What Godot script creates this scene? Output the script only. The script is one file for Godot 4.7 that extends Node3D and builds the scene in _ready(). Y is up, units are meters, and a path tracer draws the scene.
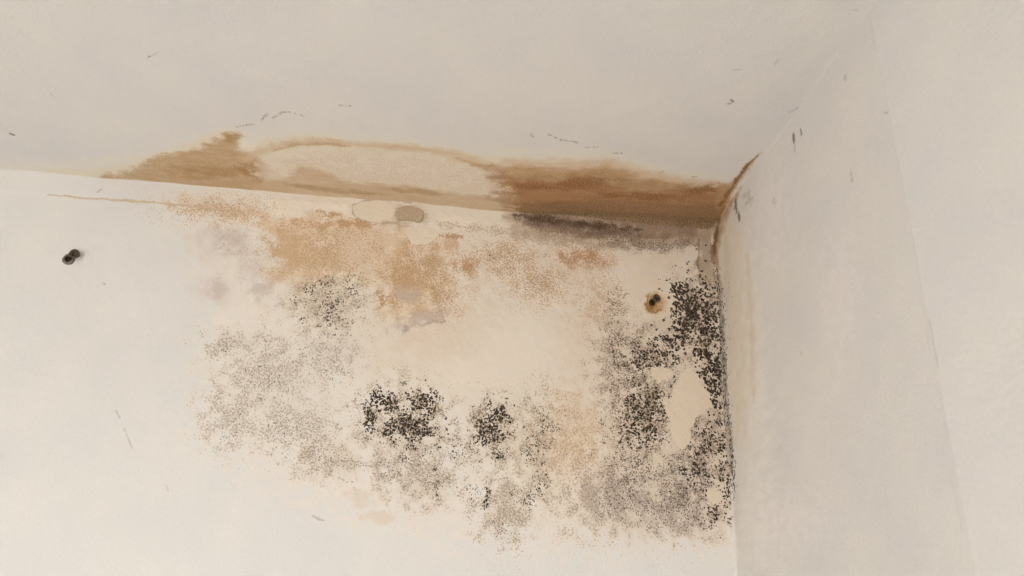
extends Node3D
# A mouldy, water-stained corner under a ceiling: back wall (z = 0), right wall (x = 0) and ceiling (y = 2.5 m) meet at the corner.
# Stain shapes are given in millimetres on their own surface: back wall (x, y - 2500), ceiling (x, z), right wall (z, y - 2500).

const H := 2.5
const EDGE := 0.6213                 # the right wall ends here in a rounded edge and splays outwards
const SPLAY := 0.15                  # radians

var rng := RandomNumberGenerator.new()
var lumps := FastNoiseLite.new()
var ripple := FastNoiseLite.new()
var clump := FastNoiseLite.new()
var patchy := FastNoiseLite.new()
var warp := FastNoiseLite.new()
var plaster_plain: StandardMaterial3D

func noise(n: FastNoiseLite, sd: int, freq: float, oct: int) -> void:
	n.seed = sd; n.frequency = freq; n.noise_type = FastNoiseLite.TYPE_SIMPLEX_SMOOTH
	n.fractal_type = FastNoiseLite.FRACTAL_FBM; n.fractal_octaves = oct

func _ready() -> void:
	# --- camera
	var cam := Camera3D.new()
	cam.name = "camera"
	cam.fov = 41.2056
	cam.near = 0.02
	cam.transform = Transform3D(Basis(Vector3(0.99469565, 0.03971646, 0.09488501), Vector3(-0.07387106, 0.91773561, 0.39026199), Vector3(-0.07157953, -0.39520116, 0.91580151)), Vector3(-0.51008, 1.75, 1.35138))
	add_child(cam)
	cam.current = true
	# --- sky seen through the window behind the camera, and exposure
	var sky_mat := ProceduralSkyMaterial.new()
	sky_mat.sky_top_color = Color(0.78, 0.83, 0.91)
	sky_mat.sky_horizon_color = Color(0.945, 0.95, 0.955)
	sky_mat.ground_bottom_color = Color(0.66, 0.66, 0.65)
	sky_mat.ground_horizon_color = Color(0.84, 0.84, 0.84)
	sky_mat.sun_angle_max = 0.0
	var sky := Sky.new()
	sky.sky_material = sky_mat
	var env := Environment.new()
	env.background_mode = Environment.BG_SKY
	env.sky = sky
	env.ambient_light_source = Environment.AMBIENT_SOURCE_SKY
	env.background_energy_multiplier = 4.0
	env.tonemap_mode = Environment.TONE_MAPPER_LINEAR
	env.tonemap_exposure = 2.22
	env.sdfgi_enabled = true
	env.ssao_enabled = true
	env.ssil_enabled = true
	var we := WorldEnvironment.new()
	we.name = "world_environment"
	we.environment = env
	add_child(we)
	# --- noises
	rng.seed = 20417
	noise(lumps, 3, 5.0, 3)
	noise(ripple, 8, 28.0, 3)
	noise(clump, 21, 95.0, 2)
	noise(patchy, 34, 30.0, 2)
	noise(warp, 55, 60.0, 2)
	plaster_plain = matte(Color(0.920, 0.900, 0.874), 0.93)
	build_room()
	build_corner()
	build_fixings()
	build_mould()

# ---------------------------------------------------------------- helpers

func matte(c: Color, rough: float, metal := 0.0) -> StandardMaterial3D:
	var m := StandardMaterial3D.new()
	m.albedo_color = c
	m.roughness = rough
	m.metallic = metal
	m.metallic_specular = 0.3
	return m

func tag(o: Node3D, label: String, category: String, kind := "", group := "") -> void:
	o.set_meta("label", label)
	o.set_meta("category", category)
	if kind: o.set_meta("kind", kind)
	if group: o.set_meta("group", group)

func put(called: String, mesh: Mesh, mat: Material, parent: Node = self) -> MeshInstance3D:
	var o := MeshInstance3D.new()
	o.name = called
	o.mesh = mesh
	if mat: o.material_override = mat
	o.cast_shadow = GeometryInstance3D.SHADOW_CASTING_SETTING_ON
	parent.add_child(o, true)
	return o

func st_new() -> SurfaceTool:
	var st := SurfaceTool.new()
	st.begin(Mesh.PRIMITIVE_TRIANGLES)
	st.set_smooth_group(-1)
	return st

func quad(st: SurfaceTool, a: Vector3, b: Vector3, c: Vector3, d: Vector3) -> void:
	var n := (c - a).cross(b - a).normalized()
	for p: Vector3 in [a, b, c, a, c, d]:
		st.set_normal(n)
		st.add_vertex(p)

func box(st: SurfaceTool, lo: Vector3, hi: Vector3) -> void:
	var p: Array[Vector3] = []
	for i in 8:
		p.append(Vector3(hi.x if i & 1 else lo.x, hi.y if i & 2 else lo.y, hi.z if i & 4 else lo.z))
	for f: Array in [[4, 6, 7, 5], [1, 3, 2, 0], [5, 7, 3, 1], [0, 2, 6, 4], [6, 2, 3, 7], [0, 4, 5, 1]]:
		quad(st, p[f[0]], p[f[1]], p[f[2]], p[f[3]])

# ---------------------------------------------------------------- the room around the corner (mostly outside the frame)

func build_room() -> void:
	var st := st_new()
	box(st, Vector3(-3.3, -0.2, -0.2), Vector3(0.9, 0.0, 3.8))
	var fl := put("floor", st.commit(), matte(Color(0.86, 0.83, 0.79), 0.6))
	tag(fl, "plain pale wooden floor below the mouldy corner", "floor", "structure")
	st = st_new()
	box(st, Vector3(-3.3, 0.0, -0.2), Vector3(-3.1, H + 0.2, 3.8))
	tag(put("wall_left", st.commit(), plaster_plain), "plain cream plaster wall facing the narrow right wall", "wall", "structure")
	# front wall with the window opening, behind the camera
	var x0 := -3.0
	var x1 := -0.3
	var y0 := 0.12
	var y1 := 2.2
	st = st_new()
	box(st, Vector3(-3.1, 0.0, 3.6), Vector3(x0, H, 3.8))
	box(st, Vector3(x1, 0.0, 3.6), Vector3(0.9, H, 3.8))
	box(st, Vector3(x0, 0.0, 3.6), Vector3(x1, y0, 3.8))
	box(st, Vector3(x0, y1, 3.6), Vector3(x1, H, 3.8))
	tag(put("wall_front", st.commit(), plaster_plain), "plain cream plaster wall with the window, opposite the mouldy wall", "wall", "structure")
	var white := matte(Color(0.9, 0.9, 0.88), 0.5)
	var win := Node3D.new()
	win.name = "window_1"
	win.position = Vector3((x0 + x1) / 2.0, y0, 3.7)
	add_child(win)
	tag(win, "white framed window opposite the mouldy wall", "window", "structure")
	var hw := (x1 - x0) / 2.0
	var hh := y1 - y0
	st = st_new()
	box(st, Vector3(-hw, 0, -0.03), Vector3(-hw + 0.05, hh, 0.03))
	box(st, Vector3(hw - 0.05, 0, -0.03), Vector3(hw, hh, 0.03))
	box(st, Vector3(-hw + 0.05, 0, -0.03), Vector3(hw - 0.05, 0.05, 0.03))
	box(st, Vector3(-hw + 0.05, hh - 0.05, -0.03), Vector3(hw - 0.05, hh, 0.03))
	box(st, Vector3(-0.025, 0.05, -0.03), Vector3(0.025, hh - 0.05, 0.03))
	put("window_frame", st.commit(), white, win)
	var glass := matte(Color(0.95, 0.98, 0.97, 0.06), 0.0)
	glass.transparency = BaseMaterial3D.TRANSPARENCY_ALPHA
	for s in [-1.0, 1.0]:
		st = st_new()
		box(st, Vector3(minf(s * 0.025, s * (hw - 0.05)), 0.05, -0.003), Vector3(maxf(s * 0.025, s * (hw - 0.05)), hh - 0.05, 0.003))
		put("pane", st.commit(), glass, win)

# ---------------------------------------------------------------- relief of the old plaster

func fillet(d: float, r: float) -> float:
	return 0.5 * r * pow(1.0 - maxf(d, 0.0) / r, 2.0) if d < r else 0.0

func corner_round(x: float) -> float:            # the ceiling joint is sharp far off and coved at the corner
	return lerpf(0.003, 0.026, smoothstep(-0.42, -0.08, x))

func ledge_height(x: float) -> float:            # lower edge of the plaster band under the ceiling
	return H - 0.0459 + (x + 0.9) * -0.0013 + 0.004 * ripple.get_noise_2d(x * 0.6, 40.0)

func wall_relief(x: float, y: float) -> float:
	var z := 0.0016 * lumps.get_noise_2d(x, y) + 0.0005 * ripple.get_noise_2d(x, y)
	z += fillet(H - y, corner_round(x)) + fillet(-x, 0.010)
	var band := smoothstep(ledge_height(x) - 0.002, ledge_height(x) + 0.002, y)
	z += 0.0016 * band * smoothstep(-0.35, -0.6, x)
	# blistered paint where the damp came through
	var damp := smoothstep(-1.12, -0.95, x) * smoothstep(1.85, 2.05, y) * (1.0 - smoothstep(-0.05, 0.0, x))
	z += 0.0011 * damp * maxf(0.0, warp.get_noise_2d(x, y) + 0.1)
	# the dimple round the right-hand stub
	var d := Vector2(x - -0.1251, y - 2.3228).length()
	z -= 0.007 * (1.0 - smoothstep(0.008, 0.0165, d))
	return z

func ceiling_relief(x: float, z: float) -> float:
	var y := 0.0016 * lumps.get_noise_3d(x, 7.0, z) + 0.0004 * ripple.get_noise_3d(x, 7.0, z)
	return y + fillet(z, corner_round(x)) + (fillet(-x, 0.0025) if x < 0.0 else 0.00125 * (1.0 - smoothstep(0.0, 0.05, x)))

func right_relief(z: float, y: float) -> float:
	var k := 0.0020 * lumps.get_noise_3d(3.0, y, z) + 0.0005 * ripple.get_noise_3d(3.0, y, z)
	return k + fillet(z, 0.010) + fillet(H - y, 0.0025) * (1.0 - smoothstep(EDGE - 0.06, EDGE, z))

# a fine sheet of plaster: point(u, v) gives its shape, uv runs 0..1 over the sheet
func sheet(nu: int, nv: int, point: Callable, flip: bool) -> SurfaceTool:
	var st := SurfaceTool.new()
	st.begin(Mesh.PRIMITIVE_TRIANGLES)
	for j in nv + 1:
		for i in nu + 1:
			var u := float(i) / nu
			var v := float(j) / nv
			st.set_uv(Vector2(u, v))
			st.add_vertex(point.call(u, v))
	for j in nv:
		for i in nu:
			var a := j * (nu + 1) + i
			var c := a + nu + 1
			for k: int in ([a, c, a + 1, a + 1, c, c + 1] if flip else [a, a + 1, c, a + 1, c + 1, c]):
				st.add_index(k)
	st.generate_normals()
	st.generate_tangents()
	return st

# ---------------------------------------------------------------- stains: pigments in the plaster, as shapes with ragged edges

func poly(feather: float, xy: Array) -> Dictionary:
	var p := PackedVector2Array()
	for i in range(0, xy.size(), 2): p.append(Vector2(xy[i], xy[i + 1]))
	var r := Rect2(p[0], Vector2.ZERO)
	for q in p: r = r.expand(q)
	return {"k": 0, "w": feather, "p": p, "r": r.grow(feather)}

func stroke(xyw: Array) -> Dictionary:
	var p := PackedVector2Array()
	var w := PackedFloat32Array()
	var most := 0.0
	for i in range(0, xyw.size(), 3):
		p.append(Vector2(xyw[i], xyw[i + 1]))
		w.append(xyw[i + 2])
		most = maxf(most, xyw[i + 2])
	var r := Rect2(p[0], Vector2.ZERO)
	for q in p: r = r.expand(q)
	return {"k": 1, "w": w, "p": p, "r": r.grow(most * 2.0)}

func blob(cx: float, cy: float, ax: float, ay: float, bx: float, by: float) -> Dictionary:
	var inv := Transform2D(Vector2(ax, ay), Vector2(bx, by), Vector2(cx, cy)).affine_inverse()
	var ex := Vector2(absf(ax) + absf(bx), absf(ay) + absf(by)) * 1.8
	return {"k": 2, "t": inv, "r": Rect2(Vector2(cx, cy) - ex, ex * 2.0)}

func strength(s: Dictionary, q: Vector2) -> float:
	if s.k == 2:
		var l: Vector2 = (s.t as Transform2D) * q
		return maxf(0.0, exp(-l.length_squared()) - 0.04)
	var p: PackedVector2Array = s.p
	var n := p.size()
	if s.k == 1:
		var best := 0.0
		for i in n - 1:
			var a := p[i]
			var ab := p[i + 1] - a
			var t := clampf((q - a).dot(ab) / maxf(ab.length_squared(), 0.001), 0.0, 1.0)
			var w := lerpf(s.w[i], s.w[i + 1], t)
			best = maxf(best, 1.0 - 0.5 * (q - a - ab * t).length() / maxf(w, 0.01))
		return best
	var d := 1e9
	var inside := false
	var j := n - 1
	for i in n:
		var a := p[i]
		var b := p[j]
		var ab := b - a
		var t := clampf((q - a).dot(ab) / maxf(ab.length_squared(), 0.001), 0.0, 1.0)
		d = minf(d, (q - a - ab * t).length_squared())
		if (a.y > q.y) != (b.y > q.y) and q.x < ab.x * (q.y - a.y) / (b.y - a.y) + a.x: inside = not inside
		j = i
	d = sqrt(d)
	return clampf(0.5 + (d if inside else -d) / s.w, 0.0, 1.0)

func field(shapes: Array, q: Vector2) -> float:
	var f := 0.0
	for s: Dictionary in shapes:
		if s.r.has_point(q): f = maxf(f, strength(s, q))
	return f

func noise_bytes(sd: int, wide: int, high: int, freq: float, oct: int, sx := 1) -> PackedByteArray:
	var n := FastNoiseLite.new()
	noise(n, sd, freq, oct)
	var im := n.get_image(maxi(2, wide / sx), high, false, false, true)
	im.convert(Image.FORMAT_L8)
	if sx > 1: im.resize(wide, high, Image.INTERPOLATE_CUBIC)
	return im.get_data()

# layers: [colour, opacity, softness, coarse raggedness, fine raggedness, streaked, shapes]
func stained(sd: int, lo: Vector2, size: Vector2, base: Color, layers: Array, cell: float, swirl: Vector2) -> StandardMaterial3D:
	var wide := int(size.x / 1000.0 / cell)
	var high := int(size.y / 1000.0 / cell)
	var zoom := cell / 0.00115
	var coarse := noise_bytes(sd, wide, high, 0.035 * zoom, 4)
	var fine := noise_bytes(sd + 1, wide, high, 0.22 * zoom, 3)
	var streak := noise_bytes(sd + 2, wide, high, 0.05 * zoom, 4, 4)
	var mottle := noise_bytes(sd + 3, wide, high, 0.006 * zoom, 4)
	var dots := noise_bytes(sd + 4, wide, high, 0.26 * zoom, 2)
	var px := PackedFloat32Array()
	px.resize(wide * high * 3)
	for i in wide * high:
		var k := 1.0 + 0.014 * (mottle[i] / 127.5 - 1.0) + 0.016 * (fine[i] / 127.5 - 1.0)
		px[i * 3] = base.r * k
		px[i * 3 + 1] = base.g * k * (1.0 - 0.004 * (coarse[i] / 127.5 - 1.0))
		px[i * 3 + 2] = base.b * k * (1.0 - 0.010 * (mottle[i] / 127.5 - 1.0))
	var step := Vector2(size.x / wide, size.y / high)
	for l: Array in layers:
		var c: Color = l[0]
		var op: float = l[1]
		var soft: float = l[2]
		var na: float = l[3]
		var nf: float = l[4]
		var mode: int = l[5]                       # 0 patchy, 1 streaked, 2 speckled
		var rag: PackedByteArray = streak if mode == 1 else coarse
		# strength of all shapes of the layer, on the pixels they cover
		var r: Rect2 = l[6][0].r
		for s: Dictionary in l[6]: r = r.merge(s.r)
		var i0 := clampi(int((r.position.x - lo.x) / step.x), 0, wide)
		var i1 := clampi(int((r.end.x - lo.x) / step.x) + 1, 0, wide)
		var j0 := clampi(int((r.position.y - lo.y) / step.y), 0, high)
		var j1 := clampi(int((r.end.y - lo.y) / step.y) + 1, 0, high)
		if i1 <= i0 or j1 <= j0: continue
		var fw := i1 - i0
		var f := PackedFloat32Array()
		f.resize(fw * (j1 - j0))
		for s: Dictionary in l[6]:
			var a0 := clampi(int((s.r.position.x - lo.x) / step.x), i0, i1)
			var a1 := clampi(int((s.r.end.x - lo.x) / step.x) + 1, i0, i1)
			var b0 := clampi(int((s.r.position.y - lo.y) / step.y), j0, j1)
			var b1 := clampi(int((s.r.end.y - lo.y) / step.y) + 1, j0, j1)
			var hop := 1
			if s.k == 0: hop = 3 if s.w > 24.0 else (2 if s.w > 9.0 else 1)
			elif s.k == 2: hop = 3 if s.r.get_area() > 6000.0 else (2 if s.r.get_area() > 2000.0 else 1)
			var sw := swirl * (0.3 if (s.k == 1 and s.w[0] < 2.6) or (s.k == 0 and s.w < 11.0) else 1.0)
			for j in range(b0, b1, hop):
				for i in range(a0, a1, hop):
					var n := j * wide + i
					var q := Vector2(lo.x + (i + 0.5) * step.x + sw.x * (coarse[n] / 127.5 - 1.0), lo.y + (j + 0.5) * step.y + sw.y * (coarse[n - 70 if n >= 70 else n] / 127.5 - 1.0))
					var v := strength(s, q)
					if v <= 0.0: continue
					for jj in range(j, mini(j + hop, j1)):
						for ii in range(i, mini(i + hop, i1)):
							var at := (jj - j0) * fw + ii - i0
							if v > f[at]: f[at] = v
		for j in range(j0, j1):
			for i in range(i0, i1):
				var v := f[(j - j0) * fw + i - i0]
				if v <= 0.0: continue
				var n := j * wide + i
				var cn := (rag[n] / 127.5 - 1.0) if mode != 1 else (0.55 * rag[n] + 0.45 * coarse[n]) / 127.5 - 1.0
				var fn := fine[n] / 127.5 - 1.0
				var al: float
				if mode == 2:
					v = minf(1.0, v + na * cn * minf(1.0, v * 4.0))
					al = op * smoothstep(0.0, soft, dots[n] / 255.0 - (nf + 0.05 - 0.40 * v))
				else:
					v += (na * cn + nf * fn) * minf(1.0, v * 4.0)
					al = minf(1.0, op * smoothstep(0.5 - soft, 0.5 + soft, v) * (1.0 + 0.30 * cn + 0.28 * fn))
				if al <= 0.002: continue
				n *= 3
				px[n] += (c.r - px[n]) * al
				px[n + 1] += (c.g - px[n + 1]) * al
				px[n + 2] += (c.b - px[n + 2]) * al
	var by := PackedByteArray()
	by.resize(wide * high * 3)
	for i in by.size(): by[i] = clampi(int(px[i] * 255.0 + 0.5), 0, 255)
	var im := Image.create_from_data(wide, high, false, Image.FORMAT_RGB8, by)
	var m := matte(Color.WHITE, 0.93)
	m.albedo_texture = ImageTexture.create_from_image(im)
	# fine relief of rolled paint
	var hb := PackedByteArray()
	hb.resize(wide * high)
	for i in hb.size(): hb[i] = (coarse[i] + fine[i]) >> 1
	m.heightmap_enabled = true
	m.heightmap_scale = 0.06
	m.heightmap_texture = ImageTexture.create_from_image(Image.create_from_data(wide, high, false, Image.FORMAT_L8, hb))
	return m

func wall_stains() -> Array:
	return [
		[Color(0.952, 0.908, 0.855), 0.9, 0.5, 0.4, 0.1, 0, [poly(106.5, [-1038.9, -21.1, -1011.4, -158.5, -947.4, -254.4, -959, -332.3, -939.3, -475.5, -836, -537.6, -729.4, -581.5, -575.7, -614.3, -456.8, -632.6, -304, -633.4, -165.9, -626.8, 45.9, -621.7, 109.3, 75.8, -836.2, 32.4])]],
		[Color(0.931, 0.877, 0.805), 0.85, 0.5, 0.4, 0.1, 0, [poly(110.1, [-894.4, -29.8, -852.9, -227.2, -751.7, -298.2, -653.3, -367.3, -525.4, -395.8, -451.5, -427.7, -409.3, -564.7, -304.4, -609, -76.9, -597.8, 16.7, -542.2, 65.8, 71.7, -836.2, 32.4])]],
		[Color(0.918, 0.846, 0.764), 0.8, 0.5, 0.4, 0.1, 0, [blob(-248.5, -251.4, 84.6, 6.2, -0.2, -120.8), blob(-306.7, -454.9, 72.1, 4.3, 1.4, -89.6), blob(-232.3, -114.4, 219.7, 18.3, -0.4, -65), blob(-535.6, -262.7, 111.1, 8.3, 7.6, -98.6)]],
		[Color(0.952, 0.899, 0.832), 0.85, 0.45, 0.4, 0.1, 0, [blob(-393.8, -291.8, 89.7, 6.4, 3.2, -82.1), blob(-456.2, -344.5, 109.6, 7.5, 2.3, -41.6), blob(-182.4, -121, 44.1, 3.6, -0.8, -43.3)]],
		[Color(0.905, 0.820, 0.723), 0.6, 0.5, 0.5, 0.1, 0, [blob(-279.9, -417, 45.7, 2.9, 0.5, -73.3)]],
		[Color(0.888, 0.842, 0.805), 0.65, 0.5, 0.45, 0.15, 0, [blob(-959.3, -122.6, 65.8, 5.7, 8.5, -45.8), blob(-954.1, -219.1, 46.3, 3.7, 6, -31.6), blob(-849.2, -134.3, 44.3, 3.8, 13.1, -83.3), blob(-900.9, -159.6, 36.4, 3.1, 10.5, -61.5)]],
		[Color(0.823, 0.754, 0.705), 0.5, 0.5, 0.5, 0.2, 0, [blob(-942.9, -110.5, 33.1, 2.9, 5.3, -29.4), blob(-949.5, -214.7, 21.4, 1.7, 3.7, -19.8), blob(-870.6, -208.4, 25.3, 2, 4, -24)]],
		[Color(0.901, 0.816, 0.700), 0.6, 0.4, 0.7, 0.6, 0, [blob(-1015.6, -43.3, 64.2, -1.9, 2.3, -21.7), blob(-929.4, -48.6, 41.2, 3.8, 3.8, -21.7), blob(-856.8, -85.7, 29.9, 2.7, 6.7, -42.7)]],
		[Color(0.888, 0.776, 0.637), 0.7, 0.45, 0.55, 0.4, 0, [poly(41.4, [-893.9, -67.3, -843.4, -49.5, -747.7, -45.2, -660.1, -46.1, -604.9, -72.1, -539.2, -88.3, -527.4, -170.5, -539.4, -212.7, -588.7, -250.8, -640.4, -234.7, -659.2, -181.1, -750.6, -169.9, -801.1, -206.9, -865, -175.2, -859.9, -114])]],
		[Color(0.823, 0.675, 0.509), 0.55, 0.4, 0.6, 0.45, 0, [blob(-833.9, -111.7, 29.8, 2.6, 8.3, -54.8), blob(-773.6, -138.4, 55.8, 4.7, 5.1, -37.5), blob(-599.2, -176.3, 45.2, 3.7, 4.9, -53.6), blob(-565.4, -125, 34.5, 2.9, 2.1, -25.5), blob(-629, -104.7, 22.9, 2, 3.8, -38.5)]],
		[Color(0.763, 0.578, 0.400), 0.7, 0.35, 0.5, 0.6, 0, [stroke([-851.4, -72.2, 3.8, -822.9, -58.7, 7.6, -787.3, -66.4, 7.6, -765.1, -60, 5.7]), stroke([-771.2, -42.9, 5.8, -748.8, -36.4, 5.8]), stroke([-737, -53.1, 7.7, -711.6, -55.2, 9.6, -680.9, -52.4, 5.8]), stroke([-794, -31.6, 2.9, -775.3, -41.1, 2.9]), blob(-609.6, -166.7, 26.4, 2.2, 2.3, -24.8), blob(-637.3, -210.2, 18.6, 1.5, 1.7, -16.2)]],
		[Color(0.969, 0.899, 0.819), 0.75, 0.1, 0.5, 0.68, 2, [blob(-757.7, -115.8, 112.6, 9.7, 8.4, -63.4), blob(-591.7, -154.8, 75.8, 6.2, 6.7, -75.1), blob(-821.6, -67.3, 75.4, 6.8, 2.5, -17.3), blob(-976.8, -48.6, 93, 8.6, 4.8, -26)]],
		[Color(0.685, 0.525, 0.364), 0.6, 0.1, 0.5, 0.73, 2, [blob(-757.7, -115.8, 112.6, 9.7, 8.4, -63.4), blob(-591.7, -154.8, 75.8, 6.2, 6.7, -75.1), blob(-976.8, -48.6, 93, 8.6, 4.8, -26)]],
		[Color(0.926, 0.842, 0.750), 0.6, 0.4, 0.5, 0.3, 0, [blob(-716.3, -112.2, 26.4, 2.3, 3.6, -29.7), blob(-819.4, -82.4, 15, 1.3, 1.3, -8.6), blob(-642.6, -84.2, 15.3, 1.3, 1.3, -13)]],
		[Color(0.814, 0.741, 0.687), 0.75, 0.5, 0.4, 0.25, 0, [blob(-600.9, -199.1, 30, -3.3, -1.2, -18.3), blob(-565.3, -241, 40.4, 6.9, 2.6, -15.8), blob(-609.6, -264.3, 18.3, 1.4, 1.3, -13.7)]],
		[Color(0.660, 0.578, 0.523), 0.5, 0.35, 0.5, 0.3, 0, [blob(-601.9, -267.7, 9, 9.6, 5.3, -5.7), stroke([-573.5, -253.6, 2.8, -527.6, -244.2, 2.2])]],
		[Color(0.840, 0.693, 0.564), 0.7, 0.45, 0.7, 0.5, 0, [blob(-262.3, -95.1, 51.7, -1.6, -1.8, -19.7), blob(-487.6, -131.3, 30.9, 2.6, 1.2, -19.1), blob(-533.7, -83.4, 23.3, 2, 0.9, -13)]],
		[Color(0.746, 0.552, 0.409), 0.75, 0.12, 0.5, 0.6, 2, [blob(-252.3, -89.9, 31.8, -2.2, -2, -15.4), blob(-296.2, -93.6, 19.9, 1.7, 0.1, -13.1), blob(-495.5, -129.8, 19.3, 1.6, 0.9, -14.9), stroke([-558.4, -68, 3.9, -531.1, -65.6, 4.3, -507.5, -65.7, 2.4])]],
		[Color(0.728, 0.605, 0.473), 0.75, 0.14, 0.5, 0.68, 2, [blob(-421, -97.7, 66.8, 0.5, -0.5, -26.1), blob(-409.9, -129.1, 50.7, 4.2, 0.7, -17.1), blob(-350.4, -156.1, 46.8, 3.8, 0.9, -33.7), blob(-564.1, -141.9, 38.1, 3.2, 3.4, -42), blob(-547.7, -203.1, 24, -26.4, -16, -17.1)]],
		[Color(0.969, 0.921, 0.846), 0.85, 0.3, 0.3, 0.1, 0, [poly(15.3, [-901.9, -19.3, -829, -17, -735.6, -17.3, -729.1, -39.1, -768.5, -33.8, -804.2, -28.1, -823.8, -52.1, -877.3, -52.6]), blob(-585.9, -66, 31, 2.8, 1.7, -19.7), blob(-523.4, -33.8, 47.4, -1.3, -0.3, -13.4), blob(-413.6, -37.3, 23.9, 2.1, 0.5, -11.2)]],
		[Color(0.944, 0.904, 0.846), 0.8, 0.3, 0.4, 0.1, 0, [poly(15.1, [-974.4, -10.5, -903, -12.7, -899.7, -32.5, -941.8, -32, -969.7, -25.7])]],
		[Color(0.771, 0.679, 0.582), 0.75, 0.45, 0.4, 0.2, 1, [poly(28.8, [-436.9, 33.7, -314.2, 36, 24.9, 39.4, -1.6, -41.6, -150.8, -63.5, -312.6, -64.1, -412.9, -55.2])]],
		[Color(0.591, 0.490, 0.409), 0.85, 0.45, 0.45, 0.3, 1, [poly(20.6, [-412.4, 31.4, -231.5, 29.7, 24.6, 34.6, -8.8, -24, -129.4, -32.4, -252.2, -45.5, -333.1, -43.6, -386, -25.8])]],
		[Color(0.384, 0.288, 0.227), 0.8, 0.5, 0.6, 0.45, 1, [stroke([-406.8, -7.3, 3, -354, -11.6, 6.1, -293, -15.2, 6.5, -231.8, -16.5, 5.3, -149.6, -18.2, 4.2])]],
		[Color(0.401, 0.328, 0.273), 0.45, 0.14, 0.7, 0.71, 2, [stroke([-398.6, -11.1, 10.1, -313.3, -19.3, 12.2, -231.8, -25.6, 12.3, -149.8, -27.4, 10.4]), stroke([-231.9, -45.9, 8.2, -166.8, -51.4, 12.3, -101.3, -50.2, 12.4, -47.1, -38.7, 8.4])]],
		[Color(0.677, 0.569, 0.455), 0.5, 0.12, 0.6, 0.74, 2, [stroke([-552.6, -40.9, 5.9, -453.2, -45.4, 8, -352.8, -58.8, 10, -232, -57.1, 10.2]), blob(-108.7, -28.3, 82.9, 7.3, -0.5, -13.7)]],
		[Color(0.823, 0.732, 0.609), 0.8, 0.3, 0.35, 0.25, 1, [stroke([-1298, -45.7, 0.9, -1202.2, -45.4, 2, -1090.8, -43.7, 2.4, -1005.5, -46.8, 2.6, -938.8, -49.4, 1.5])]],
		[Color(0.720, 0.631, 0.523), 0.6, 0.45, 0.4, 0.4, 0, [stroke([-727.9, -16.5, 1.2, -723.8, -34.1, 1.4, -704.7, -47.9, 1.5, -669.5, -49.2, 1.9, -630.8, -45.7, 2.7]), stroke([-727.9, -16.5, 1.2, -709.8, -3.5, 1.4, -651.5, 4.2, 2.6, -615.5, 0.8, 2.6]), blob(-614.6, -30.8, 37.1, 3.4, 2.1, -22.2)]],
		[Color(0.746, 0.653, 0.555), 0.8, 0.45, 0.4, 0.2, 0, [poly(16.6, [-28.7, 29.7, 24.6, 34.6, 2.2, -138.4, -9.4, -160.7, -35.4, -124.2])]],
		[Color(0.556, 0.473, 0.391), 0.7, 0.35, 0.4, 0.2, 0, [stroke([2.6, -9.3, 4.2, 0.5, -72.8, 3.7, -1.8, -138.7, 3.7]), stroke([-27.9, -30.3, 2.1, -32.9, -80.1, 2.1, -31.7, -130.4, 1.4])]],
		[Color(0.879, 0.807, 0.728), 0.75, 0.45, 0.45, 0.2, 0, [poly(48.8, [-232.7, -178.3, -154.9, -218, -97, -146.4, 9.9, -116.1, 13, -398.7, 13, -542.4, -15.1, -604.8, -165.5, -610.4, -278.6, -591.3, -270.3, -505.8, -234.4, -468.5])]],
		[Color(0.771, 0.684, 0.600), 0.4, 0.45, 0.6, 0.3, 0, [blob(-139.6, -351.7, 49.2, 3.3, -3.4, -105.3), blob(-46.9, -184.8, 40.1, 3.1, -4.2, -75.9), blob(-40.5, -438.9, 37.4, 2.2, -6.7, -110)]],
		[Color(0.780, 0.719, 0.669), 0.6, 0.45, 0.5, 0.3, 0, [blob(-100.3, -568.8, 64.4, 3.3, -1.7, -37.3), blob(-72.3, -512.3, 43.8, 2.4, -2.2, -42.1), blob(-199.3, -545.1, 71.2, 3.8, -0.6, -37.6)]],
		[Color(0.901, 0.855, 0.800), 0.6, 0.5, 0.5, 0.3, 0, [blob(-894.9, -318.2, 59.3, 4.3, 5.3, -30), blob(-880.9, -454.5, 50.4, 3.1, 10.7, -59.1), blob(-818.2, -387.6, 103.6, 6.9, 14.4, -90.6), blob(-765.8, -447.3, 68.3, 4.3, 7.7, -52.7), blob(-731.3, -316, 71.2, 5.1, 5.5, -41.7)]],
		[Color(0.642, 0.561, 0.482), 0.55, 0.14, 0.7, 0.79, 2, [blob(-911.2, -325.1, 59.1, 4.3, 6.1, -33.6), blob(-882.4, -445.8, 60.6, 3.8, 12.6, -69.9), blob(-830.7, -364.5, 97.2, 6.7, 13.1, -80.8), blob(-771.7, -465.3, 88.2, 5.4, 8.8, -59.1), blob(-730, -325.5, 64, 4.5, 6.5, -49)]],
		[Color(0.857, 0.789, 0.700), 0.6, 0.45, 0.5, 0.3, 0, [blob(-758.7, -219.7, 65.6, 5.2, 8.1, -59.9), blob(-581.7, -462.5, 83.5, 5.1, 8.3, -87.9), blob(-428.7, -453.3, 56.9, 3.4, 2.9, -57), blob(-351.2, -475.3, 42.8, 2.5, 2.2, -77.7), blob(-400, -580.8, 48.1, 2.5, 2.2, -49.6), blob(-548.1, -546.9, 68.1, 3.7, 3.6, -41.9), blob(-705.2, -513.3, 60.7, 3.5, 4.5, -33.9)]],
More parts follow.
